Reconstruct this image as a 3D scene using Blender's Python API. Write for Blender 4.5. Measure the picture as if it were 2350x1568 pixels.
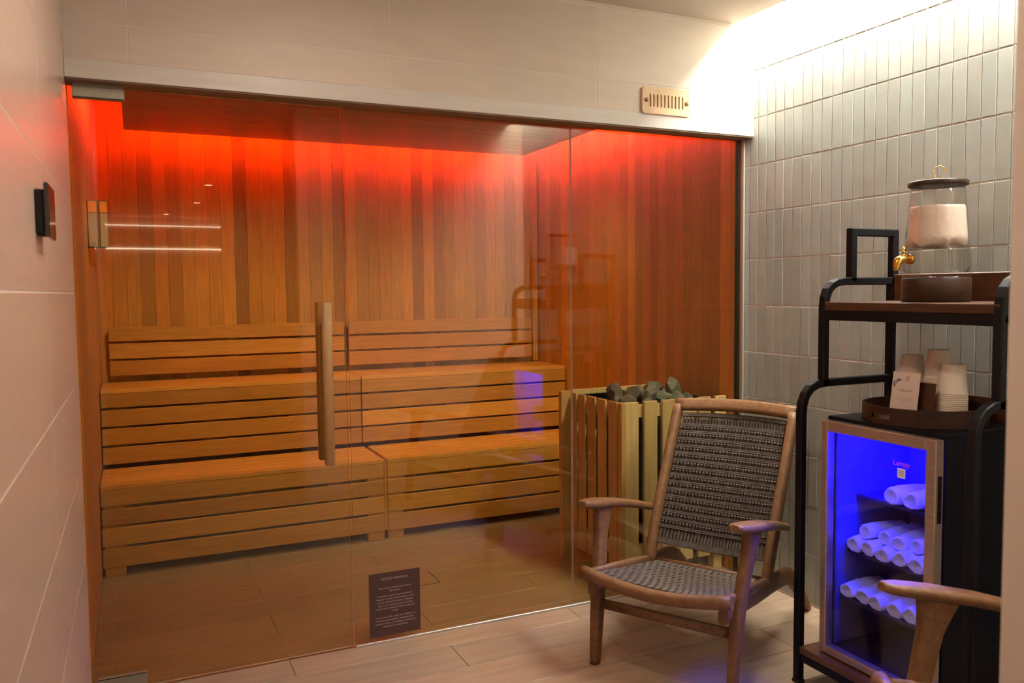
import bpy, bmesh, math, random
from mathutils import Vector, Matrix
random.seed(7)
R = math.radians
scene = bpy.context.scene
for o in list(bpy.data.objects): bpy.data.objects.remove(o)
COL = scene.collection

# ------------------------------------------------------------------ camera
cam = bpy.data.cameras.new('camera'); cam_o = bpy.data.objects.new('camera', cam); COL.objects.link(cam_o)
F_PX = 1880.27; YAW, PITCH, ROLL = 0.429413, -0.061990, -0.010369
cam.sensor_width = 36; cam.lens = F_PX / 2350 * 36; cam.clip_start = .02
fwd = Vector((math.sin(YAW)*math.cos(PITCH), math.cos(YAW)*math.cos(PITCH), math.sin(PITCH)))
rgt = Vector((math.cos(YAW), -math.sin(YAW), 0)); upv = rgt.cross(fwd)
r2 = rgt*math.cos(ROLL) + upv*math.sin(ROLL); u2 = -rgt*math.sin(ROLL) + upv*math.cos(ROLL)
CAM = Vector((0, -2.9705, 1.33))
cam_o.matrix_world = Matrix(((r2.x, u2.x, -fwd.x, CAM.x), (r2.y, u2.y, -fwd.y, CAM.y), (r2.z, u2.z, -fwd.z, CAM.z), (0, 0, 0, 1)))
cam.dof.use_dof = True; cam.dof.focus_distance = 3.6; cam.dof.aperture_fstop = 5.6
scene.camera = cam_o
# ------------------------------------------------------------------ world, exposure
w = bpy.data.worlds.new('world'); scene.world = w; w.use_nodes = True
w.node_tree.nodes['Background'].inputs[0].default_value = (1, .8, .62, 1)
w.node_tree.nodes['Background'].inputs[1].default_value = .02
vs = scene.view_settings
vs.view_transform = 'Standard'; vs.look = 'None'; vs.exposure = 0.6; vs.gamma = 1; vs.use_curve_mapping = False
# light strengths (each belongs to a lamp built below)
COVE, RED, BLUE, DOWN, HALL, SAUNA_FILL = 125.0, 78.0, 95.0, 350.0, 6.0, 1700.0

# ------------------------------------------------------------------ materials
MATS = {}
def mat(name, rgb, rough=.5, metal=0., emit=None, es=0., noise=None, bump=0., bscale=80., spec=.5, tint=False, coat=0.):
    if name in MATS: return MATS[name]
    m = bpy.data.materials.new(name); m.use_nodes = True; nt = m.node_tree; b = nt.nodes['Principled BSDF']
    b.inputs['Base Color'].default_value = (*rgb, 1); b.inputs['Roughness'].default_value = rough
    b.inputs['Metallic'].default_value = metal; b.inputs['Specular IOR Level'].default_value = spec
    b.inputs['Coat Weight'].default_value = coat
    if emit: b.inputs['Emission Color'].default_value = (*emit, 1); b.inputs['Emission Strength'].default_value = es
    geo = nt.nodes.new('ShaderNodeNewGeometry')
    if noise or tint:
        src = None
        if noise:
            sc, amt, stretch = noise
            mp = nt.nodes.new('ShaderNodeMapping'); mp.inputs['Scale'].default_value = stretch
            nt.links.new(geo.outputs['Position'], mp.inputs[0])
            n = nt.nodes.new('ShaderNodeTexNoise'); n.inputs['Scale'].default_value = sc; n.inputs['Detail'].default_value = 5
            nt.links.new(mp.outputs[0], n.inputs[0])
            cr = nt.nodes.new('ShaderNodeValToRGB')
            cr.color_ramp.elements[0].position = .3; cr.color_ramp.elements[1].position = .72
            cr.color_ramp.elements[0].color = (*[max(0, c*(1-amt)) for c in rgb], 1)
            cr.color_ramp.elements[1].color = (*[min(1, c*(1+amt)) for c in rgb], 1)
            nt.links.new(n.outputs[0], cr.inputs[0]); src = cr.outputs[0]
        if tint:
            oi = nt.nodes.new('ShaderNodeObjectInfo'); mx = nt.nodes.new('ShaderNodeMix'); mx.data_type = 'RGBA'; mx.blend_type = 'MULTIPLY'
            mx.inputs[0].default_value = 1
            if src: nt.links.new(src, mx.inputs[6])
            else: mx.inputs[6].default_value = (*rgb, 1)
            nt.links.new(oi.outputs['Color'], mx.inputs[7]); src = mx.outputs[2]
        nt.links.new(src, b.inputs['Base Color'])
    if bump:
        nb = nt.nodes.new('ShaderNodeTexNoise'); nb.inputs['Scale'].default_value = bscale; nb.inputs['Detail'].default_value = 3
        nt.links.new(geo.outputs['Position'], nb.inputs[0])
        bp = nt.nodes.new('ShaderNodeBump'); bp.inputs['Strength'].default_value = bump; bp.inputs['Distance'].default_value = .004
        nt.links.new(nb.outputs[0], bp.inputs['Height']); nt.links.new(bp.outputs[0], b.inputs['Normal'])
    MATS[name] = m; return m
def glass(name, tint, ior=1.5, rough=0.0):
    m = bpy.data.materials.new(name); m.use_nodes = True; nt = m.node_tree; nt.nodes.clear()
    out = nt.nodes.new('ShaderNodeOutputMaterial'); mix = nt.nodes.new('ShaderNodeMixShader')
    tr = nt.nodes.new('ShaderNodeBsdfTransparent'); tr.inputs[0].default_value = (*tint, 1)
    gl = nt.nodes.new('ShaderNodeBsdfGlossy'); gl.inputs['Roughness'].default_value = rough
    # Schlick reflectance from the absolute facing angle, the same on both faces of a thin sheet
    geo = nt.nodes.new('ShaderNodeNewGeometry'); dot = nt.nodes.new('ShaderNodeVectorMath'); dot.operation = 'DOT_PRODUCT'
    nt.links.new(geo.outputs['Incoming'], dot.inputs[0]); nt.links.new(geo.outputs['Normal'], dot.inputs[1])
    def mth(op, a, b=None, val=None):
        n = nt.nodes.new('ShaderNodeMath'); n.operation = op; n.use_clamp = op == 'SUBTRACT'
        for i, q in enumerate((a, b)):
            if q is None: continue
            if isinstance(q, (int, float)): n.inputs[i].default_value = q
            else: nt.links.new(q, n.inputs[i])
        return n.outputs[0]
    r0 = ((ior-1)/(ior+1))**2
    ab = mth('ABSOLUTE', dot.outputs['Value']); k = mth('POWER', mth('SUBTRACT', 1., ab), 5.)
    fr_out = mth('ADD', mth('MULTIPLY', k, 1-r0), r0)
    nt.links.new(fr_out, mix.inputs[0]); nt.links.new(tr.outputs[0], mix.inputs[1]); nt.links.new(gl.outputs[0], mix.inputs[2])
    nt.links.new(mix.outputs[0], out.inputs[0]); MATS[name] = m; return m
def emis(name, rgb, s):
    m = bpy.data.materials.new(name); m.use_nodes = True; nt = m.node_tree; nt.nodes.clear()
    out = nt.nodes.new('ShaderNodeOutputMaterial'); e = nt.nodes.new('ShaderNodeEmission')
    e.inputs[0].default_value = (*rgb, 1); e.inputs[1].default_value = s
    nt.links.new(e.outputs[0], out.inputs[0]); MATS[name] = m; return m

CEDAR = (.53, .255, .05)
M_cv = mat('cedar_vertical', CEDAR, .55, noise=(9, .16, (9, 9, .6)), tint=True, bump=.08)
M_ch = mat('cedar_horizontal', (.56, .285, .062), .5, noise=(9, .15, (.6, 9, 9)), tint=True, bump=.08)
M_ceilwood = mat('ceiling_wood', (.185, .125, .082), .4, noise=(7, .25, (.5, 9, 9)), tint=True)
M_guard = mat('guard_wood', (.60, .45, .31), .55, noise=(9, .12, (9, 9, .5)), tint=True)
M_handle = mat('handle_wood', (.42, .245, .09), .45, noise=(9, .12, (12, 12, .6)))
M_teak = mat('teak', (.16, .075, .028), .5, spec=.35, noise=(10, .25, (5, 5, 5)), tint=True)
M_walnut = mat('walnut', (.12, .052, .024), .45, spec=.3, noise=(9, .3, (3, .8, 9)), tint=True)
M_porc = mat('porcelain_panel', (.67, .52, .435), .30, noise=(6, .035, (1, 1, 6)), tint=True, bump=.03)
M_front = mat('porcelain_front', (.66, .57, .48), .45, noise=(6, .03, (1, 1, 6)), tint=True, bump=.03)
M_grout = mat('pale_grout', (.84, .78, .70), .8)
M_floor = mat('wood_look_tile', (.345, .245, .165), .42, noise=(5, .14, (.7, 6, 1)), tint=True, bump=.03)
M_fgrout = mat('floor_grout', (.42, .32, .23), .8)
M_tile = mat('sage_tile', (.345, .365, .325), .28, noise=(5, .05, (3, 3, 3)), tint=True)
M_ceil = mat('ceiling_paint', (.62, .54, .45), .8)
M_white = mat('white_paint', (.72, .60, .50), .6)
M_header = mat('header_trim', (.66, .62, .57), .35, noise=(6, .05, (.5, 4, 8)))
M_soffit = mat('soffit_wood', (.17, .10, .055), .6)
M_black = mat('black_steel', (.004, .004, .0045), .5, spec=.22)
M_blackm = mat('black_enamel', (.003, .003, .006), .4, spec=.22)
M_blackr = mat('black_rubber', (.01, .01, .01), .8)
M_steel = mat('brushed_steel', (.46, .36, .28), .38, metal=.75, noise=(14, .1, (.5, .5, 10)))
M_hinge = mat('hinge_metal', (.38, .36, .28), .4, metal=.6)
M_brass = mat('brass', (.72, .43, .10), .22, metal=1)
M_paper = mat('cup_paper', (.80, .70, .56), .75)
M_towel = mat('towel_cotton', (.80, .80, .82), .95, bump=.6, bscale=140)
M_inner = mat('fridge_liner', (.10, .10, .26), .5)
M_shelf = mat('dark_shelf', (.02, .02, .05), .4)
M_rope = mat('woven_rope', (.066, .046, .031), .85, noise=(60, .4, (1, 1, 1)))
M_rope2 = mat('woven_rope_light', (.095, .070, .050), .85, noise=(60, .35, (1, 1, 1)))
M_stone = mat('sauna_rock', (.105, .105, .125), .85, noise=(22, .4, (1, 1, 1)), tint=True, bump=.4, bscale=60)
M_sign = mat('sign_brown', (.062, .026, .016), .5)
M_signtxt = mat('sign_lettering', (.42, .31, .26), .6)
M_card = mat('card_stock', (.72, .58, .50), .7)
M_ink = mat('ink', (.10, .08, .08), .7)
M_inkl = mat('ink_light', (.42, .32, .28), .7)
M_lav = mat('ink_lavender', (.30, .26, .32), .7)
M_red = mat('red_print', (.8, .10, .12), .5)
M_label = mat('pale_label', (.75, .75, .85), .6)
M_ventw = mat('vent_birch', (.70, .50, .30), .5, noise=(8, .08, (8, 8, 1)))
M_ventd = mat('vent_dark', (.12, .09, .05), .8)
M_glass = glass('tinted_glass', (.905, .895, .745), 1.62)
M_edge = mat('glass_edge', (.50, .45, .38), .25, spec=.8)
M_clear = glass('clear_glass', (.965, .955, .94), 1.45)
M_fglass = glass('fridge_glass', (.86, .86, .92), 1.5)
M_water = glass('water', (.985, .98, .97), 1.2)
M_ice = mat('cloudy_ice', (.74, .64, .55), .35, bump=.5, bscale=50)
M_alu = mat('aluminium', (.62, .58, .52), .35, metal=.8)
M_ora = mat('panel_led_glow', (.85, .36, .05), .5)
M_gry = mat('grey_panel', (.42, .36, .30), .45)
M_screen = mat('gloss_screen', (.02, .018, .016), .06, spec=.8)
E_cove = emis('cove_led', (1, .95, .87), COVE)
E_red = emis('red_led', (1, .038, .001), RED)
E_blue = emis('blue_lamp', (.006, .003, 1), BLUE)
E_down = emis('downlight_led', (1, .82, .65), DOWN)
E_down2 = emis('hall_downlight_led', (1, .74, .52), 12)
E_sau = emis('sauna_fill_led', (1, .72, .40), SAUNA_FILL)
E_hall = emis('hall_led', (1, .85, .66), HALL)

# ------------------------------------------------------------------ helpers
def obj(name, me, m=None, parent=None, loc=(0, 0, 0), rot=None, color=None, label=None, kind=None, smooth=False, world=True):
    o = bpy.data.objects.new(name, me); COL.objects.link(o)
    if me is not None and m is not None:
        if not me.materials: me.materials.append(m)
    loc = Vector(loc)
    if parent is not None:
        o.parent = parent
        if world:
            p = parent
            while p is not None: loc = loc - p.location; p = p.parent
    o.location = loc
    if rot: o.rotation_euler = rot
    if color: o.color = (*color, 1)
    if label: o['label'] = label
    if kind: o['kind'] = kind
    if smooth and me is not None:
        for p in me.polygons: p.use_smooth = True
    return o
def thing(name, label, cat, loc=(0, 0, 0), rz=0, group=None):
    o = bpy.data.objects.new(name, None); COL.objects.link(o); o.location = loc; o.rotation_euler = (0, 0, rz)
    o.empty_display_size = .05
    o['label'] = label; o['category'] = cat
    if group: o['group'] = group
    return o
def tag(o, label, cat, group=None):
    o['label'] = label; o['category'] = cat
    if group: o['group'] = group
    return o
def struct(o, label=None):
    o['kind'] = 'structure'
    if label: o['label'] = label
    return o
CACHE = {}
def boxm(sx, sy, sz, bev=0., key='', seg=1):
    k = (round(sx, 4), round(sy, 4), round(sz, 4), bev, key, seg)
    if k in CACHE: return CACHE[k]
    bm = bmesh.new(); bmesh.ops.create_cube(bm, size=1)
    for v in bm.verts: v.co = Vector((v.co.x*sx, v.co.y*sy, v.co.z*sz))
    if bev: bmesh.ops.bevel(bm, geom=bm.edges[:], offset=bev, segments=seg, affect='EDGES', profile=.6)
    me = bpy.data.meshes.new('box'); bm.to_mesh(me); bm.free(); CACHE[k] = me; return me
def box(name, x0, x1, y0, y1, z0, z1, m, parent=None, bev=0., color=None, label=None, kind=None, seg=1):
    """box given by world extents"""
    return obj(name, boxm(abs(x1-x0), abs(y1-y0), abs(z1-z0), bev, m.name, seg), m, parent,
               ((x0+x1)/2, (y0+y1)/2, (z0+z1)/2), color=color, label=label, kind=kind)
def pydata(verts, faces, name='mesh', smooth=False):
    me = bpy.data.meshes.new(name); me.from_pydata([tuple(v) for v in verts], [], faces); me.update()
    bm = bmesh.new(); bm.from_mesh(me); bmesh.ops.recalc_face_normals(bm, faces=bm.faces[:]); bm.to_mesh(me); bm.free()
    if smooth:
        for p in me.polygons: p.use_smooth = True
    return me
def lathe(prof, seg=40, smooth=True, cap=True):
    v, f = [], []
    for (r, z) in prof:
        for k in range(seg):
            a = 2*math.pi*k/seg; v.append((r*math.cos(a), r*math.sin(a), z))
    for i in range(len(prof)-1):
        for k in range(seg):
            k2 = (k+1) % seg
            f.append((i*seg+k, i*seg+k2, (i+1)*seg+k2, (i+1)*seg+k))
    if cap:
        f.append(tuple(range(seg))); f.append(tuple((len(prof)-1)*seg+k for k in range(seg)))
    me = pydata(v, f)
    if smooth:
        for p in me.polygons: p.use_smooth = len(p.vertices) == 4
    return me
def rrprof(n=12, e=.55):
    """unit superellipse profile"""
    out = []
    for k in range(n):
        a = 2*math.pi*(k+.5)/n; c, s = math.cos(a), math.sin(a)
        out.append((.5*math.copysign(abs(c)**e, c), .5*math.copysign(abs(s)**e, s)))
    return out
def sweep(path, nrm, sizes, prof=None, smooth=True):
    """sweep a profile along a path lying near a plane of normal nrm; sizes = (along nrm, in plane)"""
    prof = prof or rrprof(); n = Vector(nrm).normalized(); P = [Vector(p) for p in path]; N = len(P); v, f = [], []
    if isinstance(sizes[0], (int, float)): sizes = [sizes]*N
    k = len(prof)
    for i, p in enumerate(P):
        a = (p - P[i-1]).normalized() if i > 0 else None; b = (P[i+1]-p).normalized() if i < N-1 else None
        t = (a+b).normalized() if a and b else (a or b)
        c = t.cross(n).normalized(); nn = c.cross(t).normalized()
        sc = 1.
        if a and b:
            d = max(.35, math.sqrt(max(0, (1+a.dot(b))/2))); sc = 1/d
        for (q, r) in prof: v.append(p + nn*(q*sizes[i][0]) + c*(r*sizes[i][1]*sc))
    for i in range(N-1):
        for j in range(k):
            j2 = (j+1) % k; f.append((i*k+j, i*k+j2, (i+1)*k+j2, (i+1)*k+j))
    f.append(tuple(range(k))); f.append(tuple((N-1)*k+j for j in range(k)))
    me = pydata(v, f)
    if smooth:
        for p in me.polygons: p.use_smooth = len(p.vertices) == 4
    return me
SQ = [(-.5, -.38), (-.38, -.5), (.38, -.5), (.5, -.38), (.5, .38), (.38, .5), (-.38, .5), (-.5, .38)]
def smoothpath(pts, n=6):
    """Catmull-Rom through the points"""
    P = [Vector(p) for p in pts]; out = []
    for i in range(len(P)-1):
        p0 = P[max(i-1, 0)]; p1 = P[i]; p2 = P[i+1]; p3 = P[min(i+2, len(P)-1)]
        for k in range(n):
            t = k/n
            out.append(.5*((2*p1) + (p2-p0)*t + (2*p0-5*p1+4*p2-p3)*t*t + (3*p1-p0-3*p2+p3)*t**3))
    out.append(P[-1]); return out
def lerpsizes(sz, n):
    out = []
    for i in range(len(sz)-1):
        for k in range(n):
            t = k/n; out.append((sz[i][0]*(1-t)+sz[i+1][0]*t, sz[i][1]*(1-t)+sz[i+1][1]*t))
    out.append(sz[-1]); return out
def arcpath(pts, r, n=5):
    """polyline with rounded corners"""
    P = [Vector(p) for p in pts]; out = [P[0]]
    for i in range(1, len(P)-1):
        a = (P[i-1]-P[i]); b = (P[i+1]-P[i]); rr = min(r, a.length*.49, b.length*.49)
        A = P[i]+a.normalized()*rr; B = P[i]+b.normalized()*rr
        for k in range(n+1):
            t = k/n; out.append(A*(1-t)**2 + P[i]*2*t*(1-t) + B*t*t)
    out.append(P[-1]); return out
def curve_mesh(polys, ext, bev=0.):
    cu = bpy.data.curves.new('c', 'CURVE'); cu.dimensions = '2D'; cu.fill_mode = 'BOTH'; cu.extrude = ext; cu.bevel_depth = bev; cu.bevel_resolution = 1
    for pl in polys:
        s = cu.splines.new('POLY'); s.points.add(len(pl)-1); s.use_cyclic_u = True
        for q, p in zip(s.points, pl): q.co = (p[0], p[1], 0, 1)
    o = bpy.data.objects.new('tmp', cu); COL.objects.link(o)
    dg = bpy.context.evaluated_depsgraph_get(); dg.update()
    me = bpy.data.meshes.new_from_object(o.evaluated_get(dg)); bpy.data.objects.remove(o); return me
def rrect(x0, x1, y0, y1, r, n=5):
    out = []
    for cx, cy, a0 in ((x1-r, y1-r, 0), (x0+r, y1-r, 90), (x0+r, y0+r, 180), (x1-r, y0+r, 270)):
        for k in range(n+1):
            a = R(a0+90*k/n); out.append((cx+r*math.cos(a), cy+r*math.sin(a)))
    return out
def text_mesh(s, size, ext=.0004, align='CENTER', spacing=1., shear=0.):
    cu = bpy.data.curves.new('t', 'FONT'); cu.body = s; cu.size = size; cu.extrude = ext; cu.align_x = align; cu.align_y = 'CENTER'
    cu.space_character = spacing; cu.resolution_u = 2; cu.shear = shear
    o = bpy.data.objects.new('tmp', cu); COL.objects.link(o)
    dg = bpy.context.evaluated_depsgraph_get(); dg.update()
    me = bpy.data.meshes.new_from_object(o.evaluated_get(dg)); bpy.data.objects.remove(o); return me
def clone(o, parent=None, loc=None):
    c = o.copy(); COL.objects.link(c)
    if parent is not None: c.parent = parent
    if loc is not None: c.location = loc
    for ch in o.children: clone(ch, c)
    return c
ORD = ['bottom', 'second', 'third', 'fourth', 'fifth', 'sixth', 'seventh', 'eighth', 'ninth', 'tenth', 'eleventh', 'twelfth', 'thirteenth',
       'fourteenth', 'fifteenth', 'sixteenth', 'seventeenth', 'eighteenth', 'nineteenth', 'twentieth', 'twenty-first', 'twenty-second']
def tone(a=.85, b=1.12, hue=.05):
    t = random.uniform(a, b); h = random.uniform(-hue, hue); return (t*(1+h*.3), t*(1-h*.4), t*(1-h))

# ================================================================== SETTING
XL, XR, YFW, ZC = -.177, 2.525, -.062, 2.48
# floor ------------------------------------------------------------
fl = struct(box('floor', -.45, 2.75, -10.6, 2.4, -.12, -.004, M_fgrout), 'floor of wood look porcelain planks')
PW, PL = .1965, 1.14
for r in range(-12, 12):
    y1 = .0625 + PW*r; y0 = y1-PW
    if y0 > 2.1 or y1 < -2.35: continue
    x = -.68 if r % 2 == 0 else -1.25
    while x < 2.53:
        a, b = max(x, -.187), min(x+PL, 2.525)
        if b-a > .03: box('floor_plank', a+.0012, b-.0012, y0+.0012, y1-.0012, -.03, 0, M_floor, fl, .0012, tone(.93, 1.06, .03))
        x += PL
# ceiling with the light slot --------------------------------------
ce = struct(box('ceiling', -.45, 2.41, -10.6, .0, ZC, ZC+.04, M_ceil), 'plain painted ceiling with a light slot along the tiled wall')
box('slot_cap', 2.405, 2.70, -2.5, 0, 2.60, 2.64, M_white, ce)
box('slot_side', 2.395, 2.41, -2.5, 0, ZC+.04, 2.60, M_white, ce)
led = box('cove_light', 2.425, 2.515, -2.31, -.075, 2.578, 2.599, E_cove)
tag(led, 'glowing white linear cove light in the ceiling slot above green tiles', 'light')
# wall above the glass ----------------------------------------------
wf = struct(box('wall_front', -.30, 2.60, YFW+.0012, 0.03, 2.005, 2.70, M_grout), 'pale porcelain panelled wall above the sauna glass')
for xa, xb in ((XL, .006), (.006, .864), (.864, 1.72), (1.72, XR)):
    for za, zb in ((2.06, 2.179), (2.179, 2.465), (2.465, 2.70)):
        box('wall_panel', xa+.001, xb-.001, YFW, YFW+.014, za+.001, zb-.001, M_front, wf, .001, tone(.98, 1.03, .015))
t1 = struct(box('trim_1', XL+.001, XR-.001, YFW-.004, YFW+.0012, 2.003, 2.061, M_header, None, .0015), 'pale flat trim board along the top of the glass')
box('soffit_board', XL+.001, XR-.001, YFW+.0012, .03, 1.998, 2.006, M_soffit, t1)
# left wall ---------------------------------------------------------
wl = struct(box('wall_left', -.36, XL-.0008, -2.45, -.0, -.02, 2.70, M_grout), 'large pale porcelain panelled wall at the left')
zs = [-.0] + [.195+.2855*k for k in range(9)]
for i in range(len(zs)-1):
    for ya, yb in ((-2.45, -1.757), (-1.757, -.90), (-.90, -.0)):
        box('wall_panel', XL-.013, XL, ya+.0014, yb-.0014, zs[i]+.0014, min(zs[i+1], 2.48)-.0014, M_porc, wl, .001, tone(.97, 1.03, .02))
# tiled right wall --------------------------------------------------
wr = struct(box('wall_right', XR+.0035, XR+.2, -2.5, .004, -.02, 2.70, M_grout), 'wall of stacked sage green vertical tiles with white grout')
TW, TH = .0526, .2075; zr = [.0+.0065+TH*k for k in range(-1, 14)]
tm = boxm(.009, TW-.0046, TH-.0046, .0018, 'tile', 2); tm.materials.append(M_tile)
cols = [(-.0415-TW*k) for k in range(-1, 47)]
far_v, far_f = [], []
cnt = 0
for ci, yr in enumerate(cols):
    yl = yr-TW
    if yr > .03: continue
    for k in range(len(zr)-1):
        za, zb = max(zr[k], .0), min(zr[k+1], 2.68)
        if zb-za < .02: continue
        ya2 = min(yr, .002)
        full = abs((zb-za)-TH) < .002 and abs((ya2-yl)-TW) < .002
        vis = ci <= 24 and zb < 2.53
        if vis and cnt < 300:
            me = tm if full else boxm(.009, (ya2-yl)-.0046, (zb-za)-.0046, .0018, 'tile', 2)
            if not me.materials: me.materials.append(M_tile)
            o = obj('wall_tile', me, M_tile, wr, (XR+.0045+random.uniform(-.0004, .0004), (ya2+yl)/2, (za+zb)/2), color=tone(.93, 1.07, .03)); cnt += 1
        else:
            b = len(far_v); x0, x1 = XR, XR+.009
            for x in (x0, x1):
                for y in (yl+.002, ya2-.002):
                    for z in (za+.002, zb-.002): far_v.append((x, y, z))
            far_f += [(b, b+1, b+3, b+2), (b+4, b+6, b+7, b+5), (b, b+4, b+5, b+1), (b+2, b+3, b+7, b+6), (b, b+2, b+6, b+4), (b+1, b+5, b+7, b+3)]
obj('wall_tiles_far', pydata(far_v, far_f), M_tile, wr, kind='stuff')
# partition and hall behind the camera -------------------------------
pt = struct(box('wall_back', .957, 2.72, -2.46, -2.322, -.02, 2.70, M_white), 'pale wall end close to the camera at the right edge')
struct(box('wall_hall_left', -.45, -.38, -10.6, -2.45, -.02, 2.6, M_white))
struct(box('wall_hall_right', 1.36, 1.45, -10.6, -2.46, -.02, 2.6, M_white))
struct(box('wall_hall_end', -.45, 1.45, -10.6, -10.5, -.02, 2.6, M_white))
# sauna shell ---------------------------------------------------------
SB, SL, SR, BW = 2.10, -.187, 2.515, .0725
wb = struct(box('wall_sauna_back', SL-.1, SR+.15, SB+.012, SB+.1, -.02, 2.5, M_soffit), 'cedar clad rear wall inside the sauna')
DARK = {10: .58, 3: .72, 5: .82, 14: .64, 16: .76, 18: .6, 20: .78, 21: .82, 25: .64, 27: .72, 28: .85, 31: .8, 34: .78}
for k in range(38):
    a = SL+BW*k; b = min(a+BW, SR)
    if b-a < .01: continue
    t = DARK.get(k, random.choice((.95, 1.0, 1.05, 1.12, 1.16))); h = random.uniform(-.08, .06)
    box('cladding_board', a+.0005, b-.0005, SB, SB+.014, 0, 2.42, M_cv, wb, .0009, (t, t*(1-h), t*(1-1.5*h)))
wsr = struct(box('wall_sauna_right', SR+.012, SR+.2, .03, SB+.1, -.02, 2.5, M_soffit), 'cedar clad side wall inside the sauna behind the heater')
for k in range(29):
    a = .008+BW*k; b = min(a+BW, SB)
    t = random.choice((.88, .96, 1.02, 1.1, 1.15, 1.2, 1.3, 1.4)); h = random.uniform(-.08, .06)  # raised tones: room light and tile reflection put into the board colour
    box('cladding_board', SR, SR+.014, a+.0005, b-.0005, 0, 2.42, M_cv, wsr, .0009, (t, t*(1-h), t*(1-1.5*h)))
wsl = struct(box('wall_sauna_left', SL-.2, SL-.012, .002, SB+.1, -.02, 2.5, M_soffit), 'cedar clad side wall inside the sauna by the door')
for k in range(29):
    a = .03+BW*k; b = min(a+BW, SB)
    t = random.choice((.9, .95, 1.0, 1.05, 1.1)); h = random.uniform(-.05, .05)
    box('cladding_board', SL-.014, SL, a+.0005, b-.0005, 0, 2.42, M_cv, wsl, .0009, (t, t*(1-h), t*(1-1.5*h)))
struct(box('trim_2', SL-.02, SL+.012, .004, .034, 0, 2.0, M_cv, None, .002, (1., .95, .9)), 'cedar door jamb strip beside the hinges')
struct(box('trim_3', SR-.012, XR, .012, .034, 0, 2.0, M_black, None, .001), 'dark slim edge strip where glass meets the tiles')
struct(box('ceiling_sauna_top', SL-.2, SR+.2, .03, SB+.1, 2.42, 2.46, M_ceilwood), 'dark wooden upper ceiling above the floating panel')
CX0, CX1, CY1, CZ = -.028, 2.345, 1.94, 2.213
cs = struct(thing('ceiling_sauna', 'x', 'x', (1.15, 1, CZ)), 'floating dark wooden ceiling panel inside the sauna'); del cs['category']
yy = .06
while yy < CY1-.01:
    y2 = min(yy+.118, CY1)
    box('ceiling_board', CX0, CX1, yy+.0006, y2-.0006, CZ, CZ+.02, M_ceilwood, cs, .0008, tone(.85, 1.15, .06)); yy = y2
for k, x in enumerate((.3, 1.15, 2.0)):  # unseen spots added behind the header, aimed to brighten benches and rear wall
    dlt = thing('downlight', ('unseen warm spot added under the sauna ceiling on the door side', 'unseen warm spot added under the middle of the sauna ceiling', 'unseen warm spot added under the sauna ceiling on the heater side')[k], 'light', (x, .60, CZ), 0, 'added sauna spots')
    dlt.rotation_euler = (R(34), 0, 0)
    obj('ring', lathe([(.031, -.055), (.036, -.055), (.036, .03), (.031, .03)], 24, cap=False), M_blackr, dlt, world=False)
    obj('lens', lathe([(.001, -.0025), (.0305, -.0025), (.0305, -.0008), (.001, -.0008)], 24), E_sau, dlt, world=False)
    obj('housing', lathe([(.001, .0), (.031, .0), (.031, .03), (.001, .03)], 24), M_blackr, dlt, world=False)
for nm, e, lb in (('led_strip', (CX0+.03, CX1-.03, CY1-.012, CY1-.002, CZ+.022, CZ+.040), 'red glowing light strip hidden above the rear edge of the sauna ceiling'),
                  ('led_strip', (CX1-.012, CX1-.002, .10, CY1-.03, CZ+.022, CZ+.040), 'red glowing light strip hidden above the heater side edge of the sauna ceiling'),
                  ('led_strip', (CX0+.002, CX0+.012, .10, CY1-.03, CZ+.022, CZ+.040), 'red glowing light strip hidden above the door side edge of the sauna ceiling')):
    tag(box(nm, *e, E_red), lb, 'light', 'red light strips')
# glass front ----------------------------------------------------------
def pane(name, x0, x1, z0, z1, parent=None, y0=0., th=.009):
    v = [(x, y, z) for x in (x0, x1) for y in (y0, y0+th) for z in (z0, z1)]
    f = [(0, 1, 3, 2), (4, 6, 7, 5), (0, 4, 5, 1), (2, 3, 7, 6), (0, 2, 6, 4), (1, 5, 7, 3)]
    me = pydata(v, f); me.materials.append(M_glass); me.materials.append(M_edge)
    for p in me.polygons: p.material_index = 0 if abs(p.normal.y) > .9 else 1
    return obj(name, me, None, parent)
d1 = struct(thing('door_1', 'x', 'x', (-.165, 0, 0)), 'frameless tinted glass sauna door with a wooden bar handle'); del d1['category']
pane('door_pane', -.168, .694, .008, 1.992, d1)
for nm, za, zb in (('hinge', 1.955, 2.006), ('hinge', .004, .062)):
    h = box(nm, -.160, -.010, -.014, .022, za, zb, M_hinge, d1, .002, label='satin metal pivot hinge plate')
    box('hinge_seam', -.158, -.012, -.0145, -.0135, (za-.0005 if za > 1 else zb-.002), (za+.002 if za > 1 else zb+.0005), M_black, h)
for ys, xo in ((-.058, 0), (.052, 0)):
    yb = ys
    hd = obj('door_handle', sweep([(.612, yb, .712), (.612, yb, .716), (.612, yb, 1.292), (.612, yb, 1.296)], (1, 0, 0), [(.026, .026), (.036, .036), (.036, .036), (.026, .026)], rrprof(16, .75)), M_handle, d1, smooth=False, label='pale wooden bar handle')
    for z in (.80, 1.21):
        obj('standoff', sweep([(.612, 0 if ys < 0 else .009, z), (.612, yb, z)], (0, 0, 1), (.012, .012), rrprof(10, 1)), M_alu, hd)
w1 = struct(thing('window_1', 'x', 'x', (.7, 0, 0)), 'middle fixed pane of tinted sauna glass'); del w1['category']
pane('pane', .703, 1.630, .006, 2.0, w1)
w2 = struct(thing('window_2', 'x', 'x', (1.63, 0, 0)), 'right fixed pane of tinted sauna glass in front of the heater'); del w2['category']
pane('pane', 1.634, 2.514, .006, 2.0, w2)
struct(box('trim_4', .703, 2.514, -.008, .0, 0, .009, M_alu, None, .001), 'thin metal channel under the fixed glass')
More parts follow.
